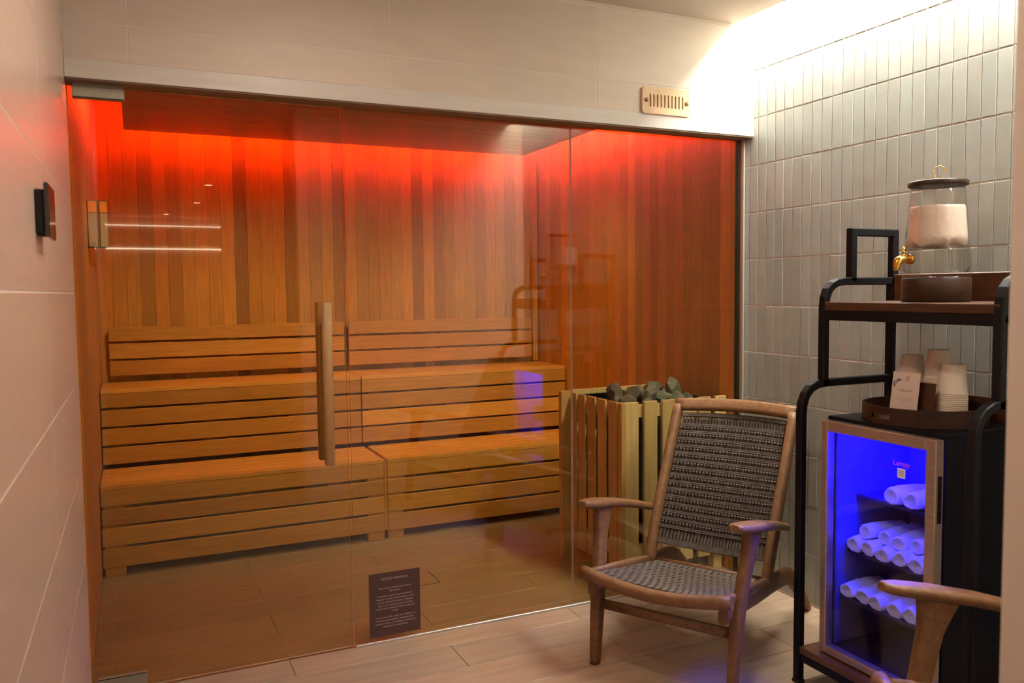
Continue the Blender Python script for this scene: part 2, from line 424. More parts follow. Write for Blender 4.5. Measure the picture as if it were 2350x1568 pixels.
struct(box('trim_5', 2.513, 2.523, -.012, .006, 0, 2.0, M_alu, None, .001), 'thin metal channel up the tiled wall edge')

# ================================================================== BENCHES
YF, YU, ZL, ZU = 1.255, 1.68, .437, .844
def bench(name, label, x0, x1, ya, yb, zt, fronts, studs, feet, nseat, group):
    t = thing(name, label, 'bench', ((x0+x1)/2, (ya+yb)/2, 0 if feet else zt-.4), 0, group)
    w_ = (yb-ya)/nseat
    for k in range(nseat):
        box('seat_slat', x0, x1, ya+w_*k+.002, ya+w_*(k+1)-.002, zt-.022, zt, M_ch, t, .0025, tone(1.12, 1.3, .05))  # seat boards toned up: light on the bench tops put into their colour
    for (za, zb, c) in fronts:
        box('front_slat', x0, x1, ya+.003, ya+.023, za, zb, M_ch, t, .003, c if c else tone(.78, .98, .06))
    for xs in studs:
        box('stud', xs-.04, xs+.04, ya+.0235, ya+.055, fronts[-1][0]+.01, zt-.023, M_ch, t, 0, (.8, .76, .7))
    for xs in feet:
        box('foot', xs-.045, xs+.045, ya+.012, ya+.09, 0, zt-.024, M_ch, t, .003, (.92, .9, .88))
    return t
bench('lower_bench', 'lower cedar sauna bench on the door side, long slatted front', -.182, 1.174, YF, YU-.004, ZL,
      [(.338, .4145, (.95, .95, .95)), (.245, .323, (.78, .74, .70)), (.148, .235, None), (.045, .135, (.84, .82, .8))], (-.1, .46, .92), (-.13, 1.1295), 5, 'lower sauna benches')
lb0 = [o for o in bpy.data.objects if o.name.startswith('lower_bench')][0]
box('end_post', 1.1755, 1.1925, YF+.008, YF+.05, .05, ZL-.006, M_ch, lb0, .001, (.86, .8, .74))
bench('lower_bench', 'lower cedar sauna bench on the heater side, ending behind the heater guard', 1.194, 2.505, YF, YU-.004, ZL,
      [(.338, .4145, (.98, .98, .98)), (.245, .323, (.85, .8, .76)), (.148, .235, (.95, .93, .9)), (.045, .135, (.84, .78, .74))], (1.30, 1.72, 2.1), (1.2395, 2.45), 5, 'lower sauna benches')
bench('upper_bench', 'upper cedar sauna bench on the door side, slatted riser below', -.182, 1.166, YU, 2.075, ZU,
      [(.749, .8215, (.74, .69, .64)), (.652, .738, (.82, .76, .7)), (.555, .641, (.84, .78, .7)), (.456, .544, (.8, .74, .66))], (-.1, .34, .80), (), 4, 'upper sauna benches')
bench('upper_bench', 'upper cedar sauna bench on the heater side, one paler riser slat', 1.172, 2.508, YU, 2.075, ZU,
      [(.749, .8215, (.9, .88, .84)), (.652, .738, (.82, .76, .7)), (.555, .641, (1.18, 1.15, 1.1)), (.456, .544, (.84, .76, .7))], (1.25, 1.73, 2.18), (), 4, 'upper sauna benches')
for x0, x1, lb, cc in ((-.144, 1.158, 'three slat cedar backrest on the door side of the rear wall', ((.92, .9, .86), (1.0, .97, .92), (.86, .74, .62))),
                       (1.186, 2.440, 'three slat cedar backrest on the heater side of the rear wall', ((.9, .82, .74), (.88, .76, .66), (.92, .8, .7)))):
    t = thing('bench_backrest', lb, 'backrest', ((x0+x1)/2, 2.05, .87), 0, 'slatted sauna backrests')
    for (za, zb), c in zip(((1.072, 1.150), (.975, 1.060), (.880, .965)), cc):
        sl = box('back_slat', x0, x1, 2.034, 2.054, za, zb, M_ch, t, .003, c)
    for xs in (x0+.10, (x0+x1)/2, x1-.10):
        box('stud', xs-.03, xs+.03, 2.054, 2.098, .885, 1.145, M_ch, t, 0, (.75, .7, .62))
box_t = struct(box('trim_6', 2.462, 2.500, 2.06, 2.098, .85, 2.2, M_cv, None, .002, (1.1, 1.05, 1.0)), 'slim cedar corner batten at the rear of the sauna')

# ================================================================== THERMOMETER, CONTROL PANEL
t = thing('wall_thermometer', 'small twin panel box high on the sauna side wall, red LED light painted orange over grey', 'thermometer', (SL, 1.21, 1.54))
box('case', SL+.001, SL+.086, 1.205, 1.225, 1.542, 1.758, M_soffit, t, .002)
for xa, xb in ((SL+.004, SL+.040), (SL+.052, SL+.082)):  # red LED light painted in as orange on the upper panels
    box('lit_panel', xa, xb, 1.198, 1.206, 1.702, 1.752, M_ora, t, .001, label='upper panel with red LED light painted orange')
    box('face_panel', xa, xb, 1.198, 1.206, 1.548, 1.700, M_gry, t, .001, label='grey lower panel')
t = thing('control_panel', 'small black control panel with a glossy face on the left wall', 'control panel', (XL, -.97, 1.45))
box('housing', XL, XL+.017, -1.075, -.955, 1.455, 1.543, M_blackr, t, .002)
box('screen', XL+.017, XL+.026, -1.085, -.945, 1.447, 1.556, M_screen, t, .002, label='glossy dark front glass')

# ================================================================== VENT ON THE FRONT WALL
t = thing('vent_grille', 'pale birch vent plate with ten slots on the wall above the glass', 'vent', (2.05, YFW, 2.113))
pw, ph = .240, .108
polys = [rrect(-pw/2, pw/2, -ph/2, ph/2, .014)]
for k in range(10):
    cx = -.081+.018*k; polys.append(list(reversed(rrect(cx-.0042, cx+.0042, -.027, .027, .0041, 4))))
obj('plate', curve_mesh(polys, .005, .001), M_ventw, t, (2.05, YFW-.0065, 2.113), (R(90), 0, 0))
obj('dark_void', boxm(.19, .001, .062, 0, 'void'), M_ventd, t, (2.05, YFW-.0008, 2.113))
for sx in (-.101, .101):
    obj('knob', lathe([(.001, 0), (.009, 0), (.009, .004), (.006, .009), (.001, .010)], 16), M_handle, t, (2.05+sx, YFW-.0125, 2.113), (R(90), 0, 0))

# ================================================================== SIGN ON THE GLASS
t = thing('warning_sign', 'dark brown printed warning notice low on the middle glass pane', 'sign', (.858, -.001, .147))
sm = pydata([(-.1, 0, -.122), (.1, 0, -.122), (.1, 0, .122), (-.1, 0, .122), (-.1, -.001, -.122), (.1, -.001, -.122), (.1, -.001, .122), (-.1, -.001, .122)],
            [(0, 1, 2, 3), (4, 7, 6, 5), (0, 4, 5, 1), (1, 5, 6, 2), (2, 6, 7, 3), (3, 7, 4, 0)])
obj('panel', sm, M_sign, t, (.858, -.0002, .147))
LINES = [('DETOX WARNING', .103, .0125), ('Use of room should not exceed', .068, .0098), ('30 minutes', .056, .0098),
         ('Excessive exposure can be harmful', .038, .0096), ('Pregnant women, elderly persons, and', .026, .0096), ('persons with heart disease, diabetes', .014, .0096),
         ('high or low blood pressure should', .002, .0096), ('consult their physician before using this', -.010, .0096), ('facility', -.022, .0096),
         ('Do not use while under the influence of', -.044, .0096), ('alcohol, anticoagulants, antihistamines,', -.056, .0096),
         ('vasoconstrictors, vasodilators, stimulants,', -.068, .0096), ('narcotics or tranquilizers', -.080, .0096)]
for s, z, sz in LINES:
    obj('lettering', text_mesh(s, sz, .0002), M_signtxt, t, (.858, -.0016, .147+z-.006), (R(90), 0, 0))

# ================================================================== FLOOR DRAIN
t = thing('floor_drain', 'flush square drain cover in the sauna floor behind the notice', 'drain', (1.14, .594, 0))
box('frame', 1.058, 1.222, .510, .678, .0001, .0007, M_black, t); box('cover', 1.063, 1.216, .515, .674, .0003, .0016, M_floor, t, 0, (.98, .98, .98))

# ================================================================== HEATER, GUARD, STONES
HX0, HX1, HY0, HY1, HZ = 1.930, 2.508, .092, .575, .828
t = thing('heater_guard', 'pale slatted wooden guard around the sauna heater', 'heater guard', ((HX0+HX1)/2, (HY0+HY1)/2, 0))
xs = [1.948, 2.030, 2.122, 2.214, 2.306, 2.398, 2.452]
fx = [(1.949, 2.021), (2.051, 2.121), (2.149, 2.221), (2.250, 2.320), (2.350, 2.420), (2.446, 2.508)]
for k, (a, b) in enumerate(fx):
    box('front_slat', a, b, HY0, HY0+.019, .075, HZ, M_guard, t, .002, ((1.05, 1.03, 1.0), (.82, .76, .68), (.80, .76, .66), (1.08, 1.05, 1.0), (.85, .8, .74), (1.16, 1.13, 1.1))[k])
for k, (a, b) in enumerate([(.505, .540), (.420, .484), (.326, .396), (.232, .302), (.134, .206)]):
    box('side_slat', HX0, HX0+.012, a, b, .065 if k else .095, HZ, M_guard, t, .002, ((.9, .8, .7), (.88, .78, .66), (.84, .7, .56), (.95, .82, .66), (.86, .72, .58))[k])
box('corner_post', HX0, HX0+.022, HY0+.0, HY0+.032, .08, HZ, M_guard, t, .002, (.86, .7, .55))
box('rear_post', 1.880, 1.934, .562, .590, 0, .834, M_guard, t, .002, (.86, .68, .5))
box('rear_board', 1.934, 2.45, .566, .586, .30, .838, M_guard, t, .002, (.92, .86, .78))
for z0, z1 in ((.755, .812), (.12, .175)):
    box('rail', HX0+.020, HX1, HY0+.0195, HY0+.038, z0, z1, M_guard, t, .001, (1.05, 1.02, .98))
    box('rail', HX0+.0125, HX0+.030, HY0+.04, HY1-.02, z0, z1, M_guard, t, .001, (.95, .85, .75))
for xa, ya in ((2.452, .094), (1.945, .094), (2.452, .50)):
    box('foot', xa, xa+.05, ya+.016, ya+.06, 0, .20, M_guard, t, .002, (1.1, 1.06, 1.0))
t = thing('sauna_heater', 'black metal sauna heater inside the wooden guard', 'heater', (2.22, .35, .05))
box('body', 2.00, 2.44, .155, .545, .10, .715, M_blackm, t, .004)
for xa, xb, ya, yb in ((1.985, 2.455, .140, .158), (1.985, 2.455, .542, .560), (1.985, 2.003, .158, .542), (2.437, 2.455, .158, .542)):
    box('rim', xa, xb, ya, yb, .755, .815, M_blackm, t, .002)
for xa in (2.04, 2.40):
    for ya in (.2, .5): box('leg', xa-.015, xa+.015, ya-.015, ya+.015, 0, .10, M_blackm, t)
# rocks: unit shapes, copied
def rock(seed, sub=2):
    rnd = random.Random(seed); bm = bmesh.new(); bmesh.ops.create_icosphere(bm, subdivisions=1, radius=1)
    cuts = [(Vector((rnd.gauss(0, 1), rnd.gauss(0, 1), rnd.gauss(0, 1))).normalized(), rnd.uniform(.45, .8)) for _ in range(9)]
    for v in bm.verts: v.co *= rnd.uniform(.85, 1.2)
    for n, d in cuts:
        r = bmesh.ops.bisect_plane(bm, geom=bm.verts[:]+bm.edges[:]+bm.faces[:], plane_co=n*d, plane_no=n, clear_outer=True)
        ed = [e for e in r['geom_cut'] if isinstance(e, bmesh.types.BMEdge)]
        if ed: bmesh.ops.edgeloop_fill(bm, edges=ed) if False else bmesh.ops.contextual_create(bm, geom=ed)
    me = bpy.data.meshes.new('rock'); bm.to_mesh(me); bm.free(); me.materials.append(M_stone); return me
ROCKS = [rock(s) for s in (3, 5, 8, 13, 21)]
spots = [(2.10, .42, .835, .055), (2.17, .36, .835, .05), (2.21, .28, .83, .055), (2.28, .38, .845, .055), (2.35, .44, .84, .05), (2.38, .34, .85, .055),
         (2.10, .30, .80, .05), (2.16, .22, .79, .05), (2.26, .20, .80, .045), (2.33, .24, .81, .045), (2.40, .24, .80, .04), (2.20, .47, .80, .055),
         (2.30, .49, .80, .05), (2.06, .22, .785, .04), (2.07, .36, .79, .04), (2.41, .48, .80, .04), (2.23, .38, .80, .06), (2.31, .31, .81, .06)]
RL = {0: 'brownish sauna stone heaped at the door side of the heater top', 3: 'tallest grey sauna stone leaning up at the middle of the heap',
      5: 'large pale greenish sauna stone at the tiled wall end of the heap'}
ROWN = ['heap row nearest the glass', 'middle heap row', 'heap row nearest the benches']
def row_of(p): return 0 if p[1] < .29 else (1 if p[1] < .405 else 2)
POSN = ['first', 'second', 'third', 'fourth', 'fifth', 'sixth', 'seventh', 'eighth']
for i, p in enumerate(spots):
    if i not in RL:
        k = sorted(q[0] for q in spots if row_of(q) == row_of(p)).index(p[0])
        RL[i] = 'rough grey stone, %s from the door in the %s' % (POSN[k], ROWN[row_of(p)])
for i, (x, y, z, s) in enumerate(spots):
    o = obj('sauna_stone', ROCKS[i % 5], None, None, (x, y, z-.008), (random.uniform(0, 6), random.uniform(0, 6), random.uniform(0, 6)),
            color=((1.1, .9, .85), (1, 1, 1), (1.25, 1.22, 1.15), (1.1, 1.12, 1.15), (.95, .95, 1), (1.35, 1.45, 1.4))[i % 6])
    o.scale = (s*1.15, s*.95, s*.9)
    tag(o, RL.get(i, 'small rough grey stone in the heap on the heater'), 'stone', 'stones on the heater')

# ================================================================== LOUNGE CHAIRS
def weave_back():
    v, f = [], []
    e = Vector((0, .47, .883)); n = Vector((0, -.883, .47)); L = .535; HU = .213
    def base(s, u):
        bow = .045*(1-(u/HU)**2)
        return Vector((u, .447+.252*s+bow, .338+.468*s - .02*(1-(u/HU)**2)*(1-s)))
    rows = 15; ss = [.115+.80*k/(rows-1) for k in range(rows)]
    def ribbon(path, sidev, wd, th):
        b0 = len(v); k = len(path)
        for p in path:
            for a, c in ((-.5, -.5), (.5, -.5), (.5, .5), (-.5, .5)): v.append(p + sidev*(a*wd) + n*(c*th))
        for i in range(k-1):
            for j in range(4):
                j2 = (j+1) % 4; f.append((b0+i*4+j, b0+i*4+j2, b0+i*4+4+j2, b0+i*4+4+j))
        f.append((b0, b0+1, b0+2, b0+3)); b1 = b0+(k-1)*4; f.append((b1, b1+1, b1+2, b1+3))
    NS = 33
    for i in range(NS):
        u = -HU+.006+(2*HU-.012)*i/(NS-1)
        pts = []
        ks = [0, .05]
        for a, b in zip(ss[:-1], ss[1:]): ks += [a, (a+b)/2]
        ks += [ss[-1], .96, 1.0]
        for s in ks:
            amp = 0.
            if ss[0]-.01 <= s <= ss[-1]+.01:
                ph = (s-ss[0])/(ss[1]-ss[0]); amp = .0060*math.cos(2*math.pi*(ph-.5))
                if i % 2: amp = amp*.55+.0006
            pts.append(base(s, u) + n*amp)
        ribbon(pts, Vector((1, 0, 0)), .0088, .005)
    for k, s in enumerate(ss):
        pts = [base(s, -HU+2*HU*j/16) + n*.0018 for j in range(17)]
        for dz in (-.0034, .0034): ribbon([p + e*dz for p in pts], e, .0054, .0056)
    # plain backing sheet added so the holes in the weave stay dark
    b0 = len(v); GU, GS = 12, 8
    for a in range(GS+1):
        for b in range(GU+1): v.append(base(.03+.94*a/GS, -HU+2*HU*b/GU) - n*.009)
    for a in range(GS):
        for b in range(GU):
            q = b0+a*(GU+1)+b; f.append((q, q+1, q+GU+2, q+GU+1))
    # bands wrapped over the top and bottom rods
    for s in (0., 1.):
        pts = [base(s, -HU+2*HU*j/16) for j in range(17)]
        ribbon(pts, e, .016, .014)
    return pydata(v, f)
def weave_seat():
    v, f = [], []
    def base(s, u):
        zz = .345-.088*s - .03*math.sin(math.pi*s)*(1-(u/.24)**2) - .018*(1-(u/.235)**2)*(1-s)
        wu = u*(1-.06*s); return Vector((wu, -.026+.47*s, zz))
    NS = 36; N = 15
    up = Vector((0, .15, 1)).normalized()
    for i in range(NS):
        u = -.222+.444*i/(NS-1); b0 = len(v)
        for j in range(N):
            s = j/(N-1); p = base(s, u) + up*(.0028*math.sin(j*math.pi/1 + (i % 2)*math.pi + .8) if 0 < j < N-1 else 0)
            for a, c in ((-.5, -.5), (.5, -.5), (.5, .5), (-.5, .5)): v.append(p + Vector((1, 0, 0))*(a*.0098) + up*(c*.006))
        for j in range(N-1):
            for q in range(4):
                q2 = (q+1) % 4; f.append((b0+j*4+q, b0+j*4+q2, b0+j*4+4+q2, b0+j*4+4+q))
        b1 = b0+(N-1)*4; f.append((b0, b0+1, b0+2, b0+3)); f.append((b1, b1+1, b1+2, b1+3))
    for j in range(1, 24):
        s = .05+.93*j/24; b0 = len(v); K = 13
        for q in range(K):
            p = base(s, -.226+.452*q/(K-1))
            for a, c in ((-.5, -.5), (.5, -.5), (.5, .5), (-.5, .5)): v.append(p + Vector((0, 1, -.15))*(a*.008) + up*(c*.0045))
        for q in range(K-1):
            for r in range(4):
                r2_ = (r+1) % 4; f.append((b0+q*4+r, b0+q*4+r2_, b0+q*4+4+r2_, b0+q*4+4+r))
    # rolled rear edge
    for i in range(NS):
        u = -.222+.444*i/(NS-1); b0 = len(v); K = 7
        for q in range(K):
            a_ = math.pi*q/(K-1); p = base(1, u) + Vector((0, .012*math.sin(a_), .010*math.cos(a_)-.008))
            for a in (-.5, .5): v.append(p + Vector((1, 0, 0))*(a*.011))
        for q in range(K-1): f.append((b0+q*2, b0+q*2+1, b0+q*2+3, b0+q*2+2))
    return pydata(v, f)
def make_chair(label, loc, heading):
    t = thing('lounge_chair', label, 'chair', loc, R(heading)-math.pi/2, 'woven lounge chairs')
    P = dict(parent=t, world=False)
    c1, c2 = (1, 1, 1), (.85, .8, .75)
    for s in (-1, 1):
        # front leg rising into the arm post
        pth = smoothpath([(s*.250, .003, 0), (s*.252, .018, .12), (s*.256, .040, .27), (s*.262, .060, .36), (s*.272, .088, .46), (s*.277, .112, .545)], 5)
        sz = lerpsizes([(.032, .036), (.038, .050), (.042, .060), (.040, .056), (.040, .066), (.042, .120)], 5)
        obj('front_leg', sweep(pth, (1, 0, 0), sz), M_teak, color=c1, **P)
        # long rail curving down into the rear foot
        pth = smoothpath([(s*.236, -.045, .292), (s*.236, .10, .280), (s*.236, .30, .258), (s*.236, .50, .242), (s*.238, .64, .222), (s*.240, .76, .150), (s*.243, .85, .07), (s*.246, .915, 0)], 5)
        sz = lerpsizes([(.030, .050), (.030, .055), (.030, .058), (.030, .066), (.030, .072), (.030, .058), (.030, .044), (.028, .034)], 5)
        obj('rear_leg', sweep(pth, (1, 0, 0), sz), M_teak, color=c2, **P)
        # seat side rail
        obj('seat_rail', sweep([(s*.244, -.035, .340), (s*.240, .2, .303), (s*.232, .44, .262)], (1, 0, 0), (.026, .034)), M_teak, color=c1, **P)
        # back post
        pth = smoothpath([(s*.230, .405, .245), (s*.233, .50, .445), (s*.236, .62, .665), (s*.238, .712, .842)], 4)
        obj('back_post', sweep(pth, (1, 0, 0), lerpsizes([(.036, .054), (.036, .060), (.036, .056), (.036, .046)], 4)), M_teak, color=c1, **P)
        # arm rest
        tip, rear = Vector((s*.272, -.045, .582)), Vector((s*.262, .545, .440))
        pa = [tip + (rear-tip)*k + Vector((s*.018*math.sin(math.pi*k), 0, .012*math.sin(math.pi*k))) for k in (0, .03, .1, .25, .45, .7, .9, .97, 1)]
        sz = [(.030, .020), (.056, .028), (.074, .032), (.078, .034), (.066, .034), (.052, .032), (.046, .030), (.040, .027), (.022, .018)]
        obj('arm_rest', sweep(pa, (1, 0, 0), sz, rrprof(14, .7)), M_teak, color=c1, **P)
    # top rail, bowed back
    pa = [(-.250+.5*k/12, .708+.045*math.sin(math.pi*k/12), .845+.006*math.sin(math.pi*k/12)) for k in range(13)]
    obj('top_rail', sweep(pa, (0, .47, .883), (.052, .032)), M_teak, color=(1.05, 1.03, 1.0), **P)
    # front seat rail, dipping in the middle
    pa = [(-.268+.536*k/14, -.050-.010*math.sin(math.pi*k/14), .346-.030*math.sin(math.pi*k/14)) for k in range(15)]
    obj('front_rail', sweep(pa, (0, 0, 1), (.044, .042), rrprof(14, .8)), M_teak, color=c1, **P)
    obj('rear_rail', sweep([(-.235, .452, .252), (.235, .452, .252)], (0, 0, 1), (.030, .024)), M_teak, color=c2, **P)
    obj('stretcher', sweep([(-.25, .030, .212), (.25, .030, .212)], (0, 0, 1), (.034, .022)), M_teak, color=c1, **P)
    obj('woven_back', weave_back(), M_rope, kind='stuff', label='dark grey brown woven rope back', **P)
    obj('woven_seat', weave_seat(), M_rope2, kind='stuff', label='dark grey brown woven rope seat', **P)
    return t
ch1 = make_chair('teak lounge chair with woven rope back standing before the heater', (1.5695, -.7165, 0), 30.7)
ch2 = clone(ch1); ch2.location = (1.628, -1.80, 0); ch2.rotation_euler = (0, 0, R(-18)-math.pi/2)
ch2['label'] = 'teak lounge chair at the right edge, mostly hidden by the near wall'

# ================================================================== CART
YA, YN = -.92, -1.535
cart = thing('shelf_cart', 'black steel stepped shelving cart with wooden shelves against the tiles', 'shelf', (2.2, (YA+YN)/2, 0))
BT = (.028, .026)
def bar(name, pts, parent=cart, sz=BT, rad=0., nrm=(0, 1, 0), m=M_black):
    return obj(name, sweep(arcpath(pts, rad) if rad else pts, nrm, sz, SQ, smooth=False), m, parent, (0, 0, 0))
for y in (YA, YN):
    fr = bar('side_frame', [(2.396, y, 0), (2.396, y, 1.352), (2.084, y, 1.352), (2.084, y, 1.016)], rad=0)
    COL.objects.unlink(fr); bpy.data.objects.remove(fr)
    fr = bar('back_post', [(2.396, y, 0.0), (2.396, y, 1.362)])
    bar('upper_frame', [(2.396, y, 1.350), (2.084, y, 1.350), (2.084, y, 1.000)], rad=.085)
    bar('step_frame', [(2.396, y, 1.012), (1.990, y, 1.012), (1.990, y, .0)], rad=.10)
    bar('handle_loop', [(2.205, y, 1.352), (2.205, y, 1.515), (2.402, y, 1.515), (2.402, y, 1.352)], sz=(.028, .026))
    bar('low_rail', [(1.990, y, .095), (2.396, y, .095)])
    bar('mid_rail', [(2.084, y, 1.240), (2.396, y, 1.240)])
    for x in (1.990, 2.396):
        box('foot_pad', x-.016, x+.016, y-.016, y+.016, 0, .012, M_blackr, cart, .003)
for x in (2.084, 2.396): box('shelf_rail', x-.012, x+.012, YN, YA, 1.222, 1.254, M_black, cart, .002)
for x in (1.995, 2.396): box('shelf_rail', x-.012, x+.012, YN, YA, .078, .108, M_black, cart, .002)
box('top_shelf', 2.072, 2.408, YN-.008, YA-.015, 1.254, 1.282, M_walnut, cart, .002, (.58, .58, .56), label='walnut upper shelf')
box('bottom_shelf', 1.978, 2.408, YN-.008, YA-.015, .108, .132, M_walnut, cart, .002, (.9, .9, .9), label='walnut bottom shelf')
box('back_board', 2.384, 2.402, YN, YA-.02, 1.282, 1.372, M_walnut, cart, .002, (.7, .62, .6), label='walnut board behind the upper shelf')
box('back_board', 2.384, 2.402, YN, YA-.02, .885, .985, M_walnut, cart, .002, (.7, .6, .6), label='dark walnut board behind the tray')
for z in (1.10, 1.32): box('bolt', 2.10, 2.112, YN-.022, YN-.013, z-.006, z+.006, M_steel, cart, .002)

# ================================================================== TOWEL FRIDGE
FX, FY0, FY1, FZ0, FZ1 = 2.006, -1.412, -.992, .1325, .902
fr = thing('towel_fridge', 'black glass fronted towel cooler with steel door frame glowing blue', 'fridge', (2.22, -1.2, FZ0))
bx0, bx1 = FX+.040, 2.405
box('side_panel', bx0, bx1, FY0, FY0+.018, FZ0, FZ1, M_blackm, fr, .002)
box('side_panel', bx0, bx1, FY1-.018, FY1, FZ0, FZ1, M_blackm, fr, .002)
box('top_panel', bx0-.012, bx1, FY0+.0, FY1, FZ1-.002, FZ1+.012, M_blackm, fr, .002)
box('base_panel', bx0, bx1, FY0+.018, FY1-.018, FZ0, FZ0+.03, M_blackm, fr, .001)
box('rear_panel', bx1-.02, bx1, FY0+.018, FY1-.018, FZ0+.03, FZ1-.002, M_inner, fr)
box('liner', bx0+.005, bx1-.02, FY0+.018, FY0+.026, FZ0+.03, FZ1-.02, M_inner, fr)
box('liner', bx0+.005, bx1-.02, FY1-.026, FY1-.018, FZ0+.03, FZ1-.02, M_inner, fr)
box('liner', bx0+.005, bx1-.02, FY0+.026, FY1-.026, FZ1-.02, FZ1-.003, M_inner, fr)
box('lamp', bx0+.008, bx0+.16, FY0+.07, FY1-.07, FZ1-.026, FZ1-.0205, E_blue, fr, label='blue lamp under the fridge top')
dr = box('door_frame', FX, FX+.034, FY0, FY0+.034, FZ0+.004, FZ1, M_steel, fr, .003, label='brushed steel door frame')
box('door_frame', FX, FX+.034, FY1-.026, FY1, FZ0+.004, FZ1, M_steel, fr, .003)
box('door_frame', FX, FX+.034, FY0+.034, FY1-.026, FZ1-.034, FZ1, M_steel, fr, .003)
box('door_frame', FX, FX+.034, FY0+.034, FY1-.026, FZ0+.004, FZ0+.030, M_steel, fr, .003)
box('handle_recess', FX+.010, FX+.026, FY0-.0015, FY0+.002, .665, .800, M_black, fr, .001, label='dark finger pull in the door edge')
me = boxm(.006, FY1-FY0-.058, FZ1-FZ0-.062, 0, 'fg'); obj('door_glass', me, M_fglass, fr, (FX+.016, (FY0+.034+FY1-.026)/2, (FZ0+.03+FZ1-.034)/2))
obj('print', text_mesh('Lumpy', .022, .0002, shear=.15), M_red, fr, (FX+.0125, -1.288, .812), (R(90), 0, R(-90)), label='small red printed word')
lb = box('sticker', FX+.0118, FX+.013, -1.303, -1.276, .770, .798, M_label, fr, label='small pale square sticker')
for k in range(4): box('sticker_line', FX+.0114, FX+.0119, -1.299, -1.280, .776+.005*k, .7775+.005*k, M_lav, lb)
def rack(z, x0):
    rk = box('shelf', x0, bx1-.022, FY0+.027, FY1-.027, z-.006, z-.001, M_shelf, fr, .001, label='thin dark shelf')
    box('shelf_rim', x0-.003, x0+.001, FY0+.027, FY1-.027, z-.010, z+.003, M_shelf, rk, .001)
Z3, Z2, Z1 = .318, .470, .648
rack(Z3, 2.074); rack(Z2, 2.105); rack(Z1, 2.140)
def towel_mesh(seed, L=.155, r=.026):
    rnd = random.Random(seed); v, f = [], []; K, S = 9, 16
    for i in range(K):
        x = -L/2+L*i/(K-1); q = 1-.10*abs(2*i/(K-1)-1)**3
        for j in range(S):
            a = 2*math.pi*j/S; rr = r*q*(1+rnd.uniform(-.09, .09)) * (1.06 if j in (3, 4) else 1)
            v.append((x, rr*1.12*math.cos(a), rr*.92*math.sin(a) - .004*(math.cos(a)**4)))
    for i in range(K-1):
        for j in range(S): f.append((i*S+j, i*S+(j+1) % S, (i+1)*S+(j+1) % S, (i+1)*S+j))
    # spiral ends
    for i, sx in ((0, 1), (K-1, -1)):
        prev = [i*S+j for j in range(S)]
        for q, dx in ((.72, -.004), (.62, .006), (.36, .0), (.26, .007)):
            b = len(v); base = Vector((v[i*S][0], 0, 0))
            for j in range(S):
                o = Vector(v[i*S+j]); v.append((o.x+sx*dx, o.y*q, o.z*q))
            cur = [b+j for j in range(S)]
            for j in range(S): f.append((prev[j], prev[(j+1) % S], cur[(j+1) % S], cur[j]))
            prev = cur
        f.append(tuple(prev))
    me = pydata(v, f, smooth=True); me.materials.append(M_towel); return me
TM = [towel_mesh(s) for s in (1, 2, 3)]
def towel(x, y, z, rz, lb, s=1.):
    o = obj('rolled_towel', TM[random.randrange(3)], None, None, (x, y, z), (random.uniform(-.3, .3), random.uniform(-.05, .05), rz)); o.scale = (s, s*1.06, s*1.04)
    tag(o, lb, 'towel', 'rolled towels in the cooler'); return o
PLACE = ['closest to the hinge side', 'second from the hinge side', 'third from the hinge side', 'fourth from the hinge side', 'fifth from the hinge side', 'closest to the handle side']
for k in range(6):
    towel(2.15+.004*(k % 2), -1.042-.0595*k, Z3+.0245, random.uniform(-.08, .08), 'rolled white towel on the lowest cooler shelf, '+PLACE[k])
for k in range(6):
    towel(2.17+.006*(k % 2), -1.046-.0590*k, Z2+.0245, random.uniform(-.1, .1), 'rolled white towel in the bottom layer of the middle shelf, '+PLACE[k])
for k in range(5):
    towel(2.20+.012*(k % 2), -1.076-.0600*k, Z2+.0245+.042, random.uniform(-.25, .15), 'rolled white towel in the upper layer of the middle shelf, '+PLACE[k])
for k in range(3):
    towel(2.20+.01*k, -1.180-.064*k, Z1+.0285, random.uniform(-.1, .1), 'rolled white towel on the top cooler shelf, '+('farthest from the handle', 'middle of three', 'nearest the handle')[k], 1.12)

# ================================================================== TRAY, CUPS, CARD
ZT = FZ1+.0125; TXC, TYC = 2.215, -1.205
tr = thing('serving_tray', 'round dark brown wooden tray with a slotted rim on the cooler', 'tray', (TXC, TYC, ZT))
tr_r = .178
obj('base', lathe([(.001, ZT), (tr_r, ZT), (tr_r, ZT+.008), (.001, ZT+.008)], 48), M_walnut, tr, (TXC, TYC, 0), color=(.55, .5, .5))
# rim wall with a handle slot
v, f = [], []
S = 96; a0 = R(176)
lev = [0, .016, .030, .052]
for z in lev:
    for rr in (tr_r-.007, tr_r):
        for k in range(S):
            a = a0+2*math.pi*k/S; v.append((rr*math.cos(a), rr*math.sin(a), z))
def vid(l, q, k): return (l*2+q)*S + k % S
for k in range(S):
    slot = k in (0, 1, 2, S-1, S-2, S-3) or (S//2-3 <= k < S//2+3)
    for l in range(3):
        if l == 1 and slot: continue
        f.append((vid(l, 1, k), vid(l, 1, k+1), vid(l+1, 1, k+1), vid(l+1, 1, k))); f.append((vid(l, 0, k), vid(l, 0, k+1), vid(l+1, 0, k+1), vid(l+1, 0, k)))
    f.append((vid(3, 0, k), vid(3, 0, k+1), vid(3, 1, k+1), vid(3, 1, k))); f.append((vid(0, 0, k), vid(0, 0, k+1), vid(0, 1, k+1), vid(0, 1, k)))
    if slot:
        f.append((vid(1, 0, k), vid(1, 0, k+1), vid(1, 1, k+1), vid(1, 1, k))); f.append((vid(2, 0, k), vid(2, 0, k+1), vid(2, 1, k+1), vid(2, 1, k)))
obj('rim', pydata(v, f), M_walnut, tr, (TXC, TYC, ZT+.001), color=(.30, .25, .23))
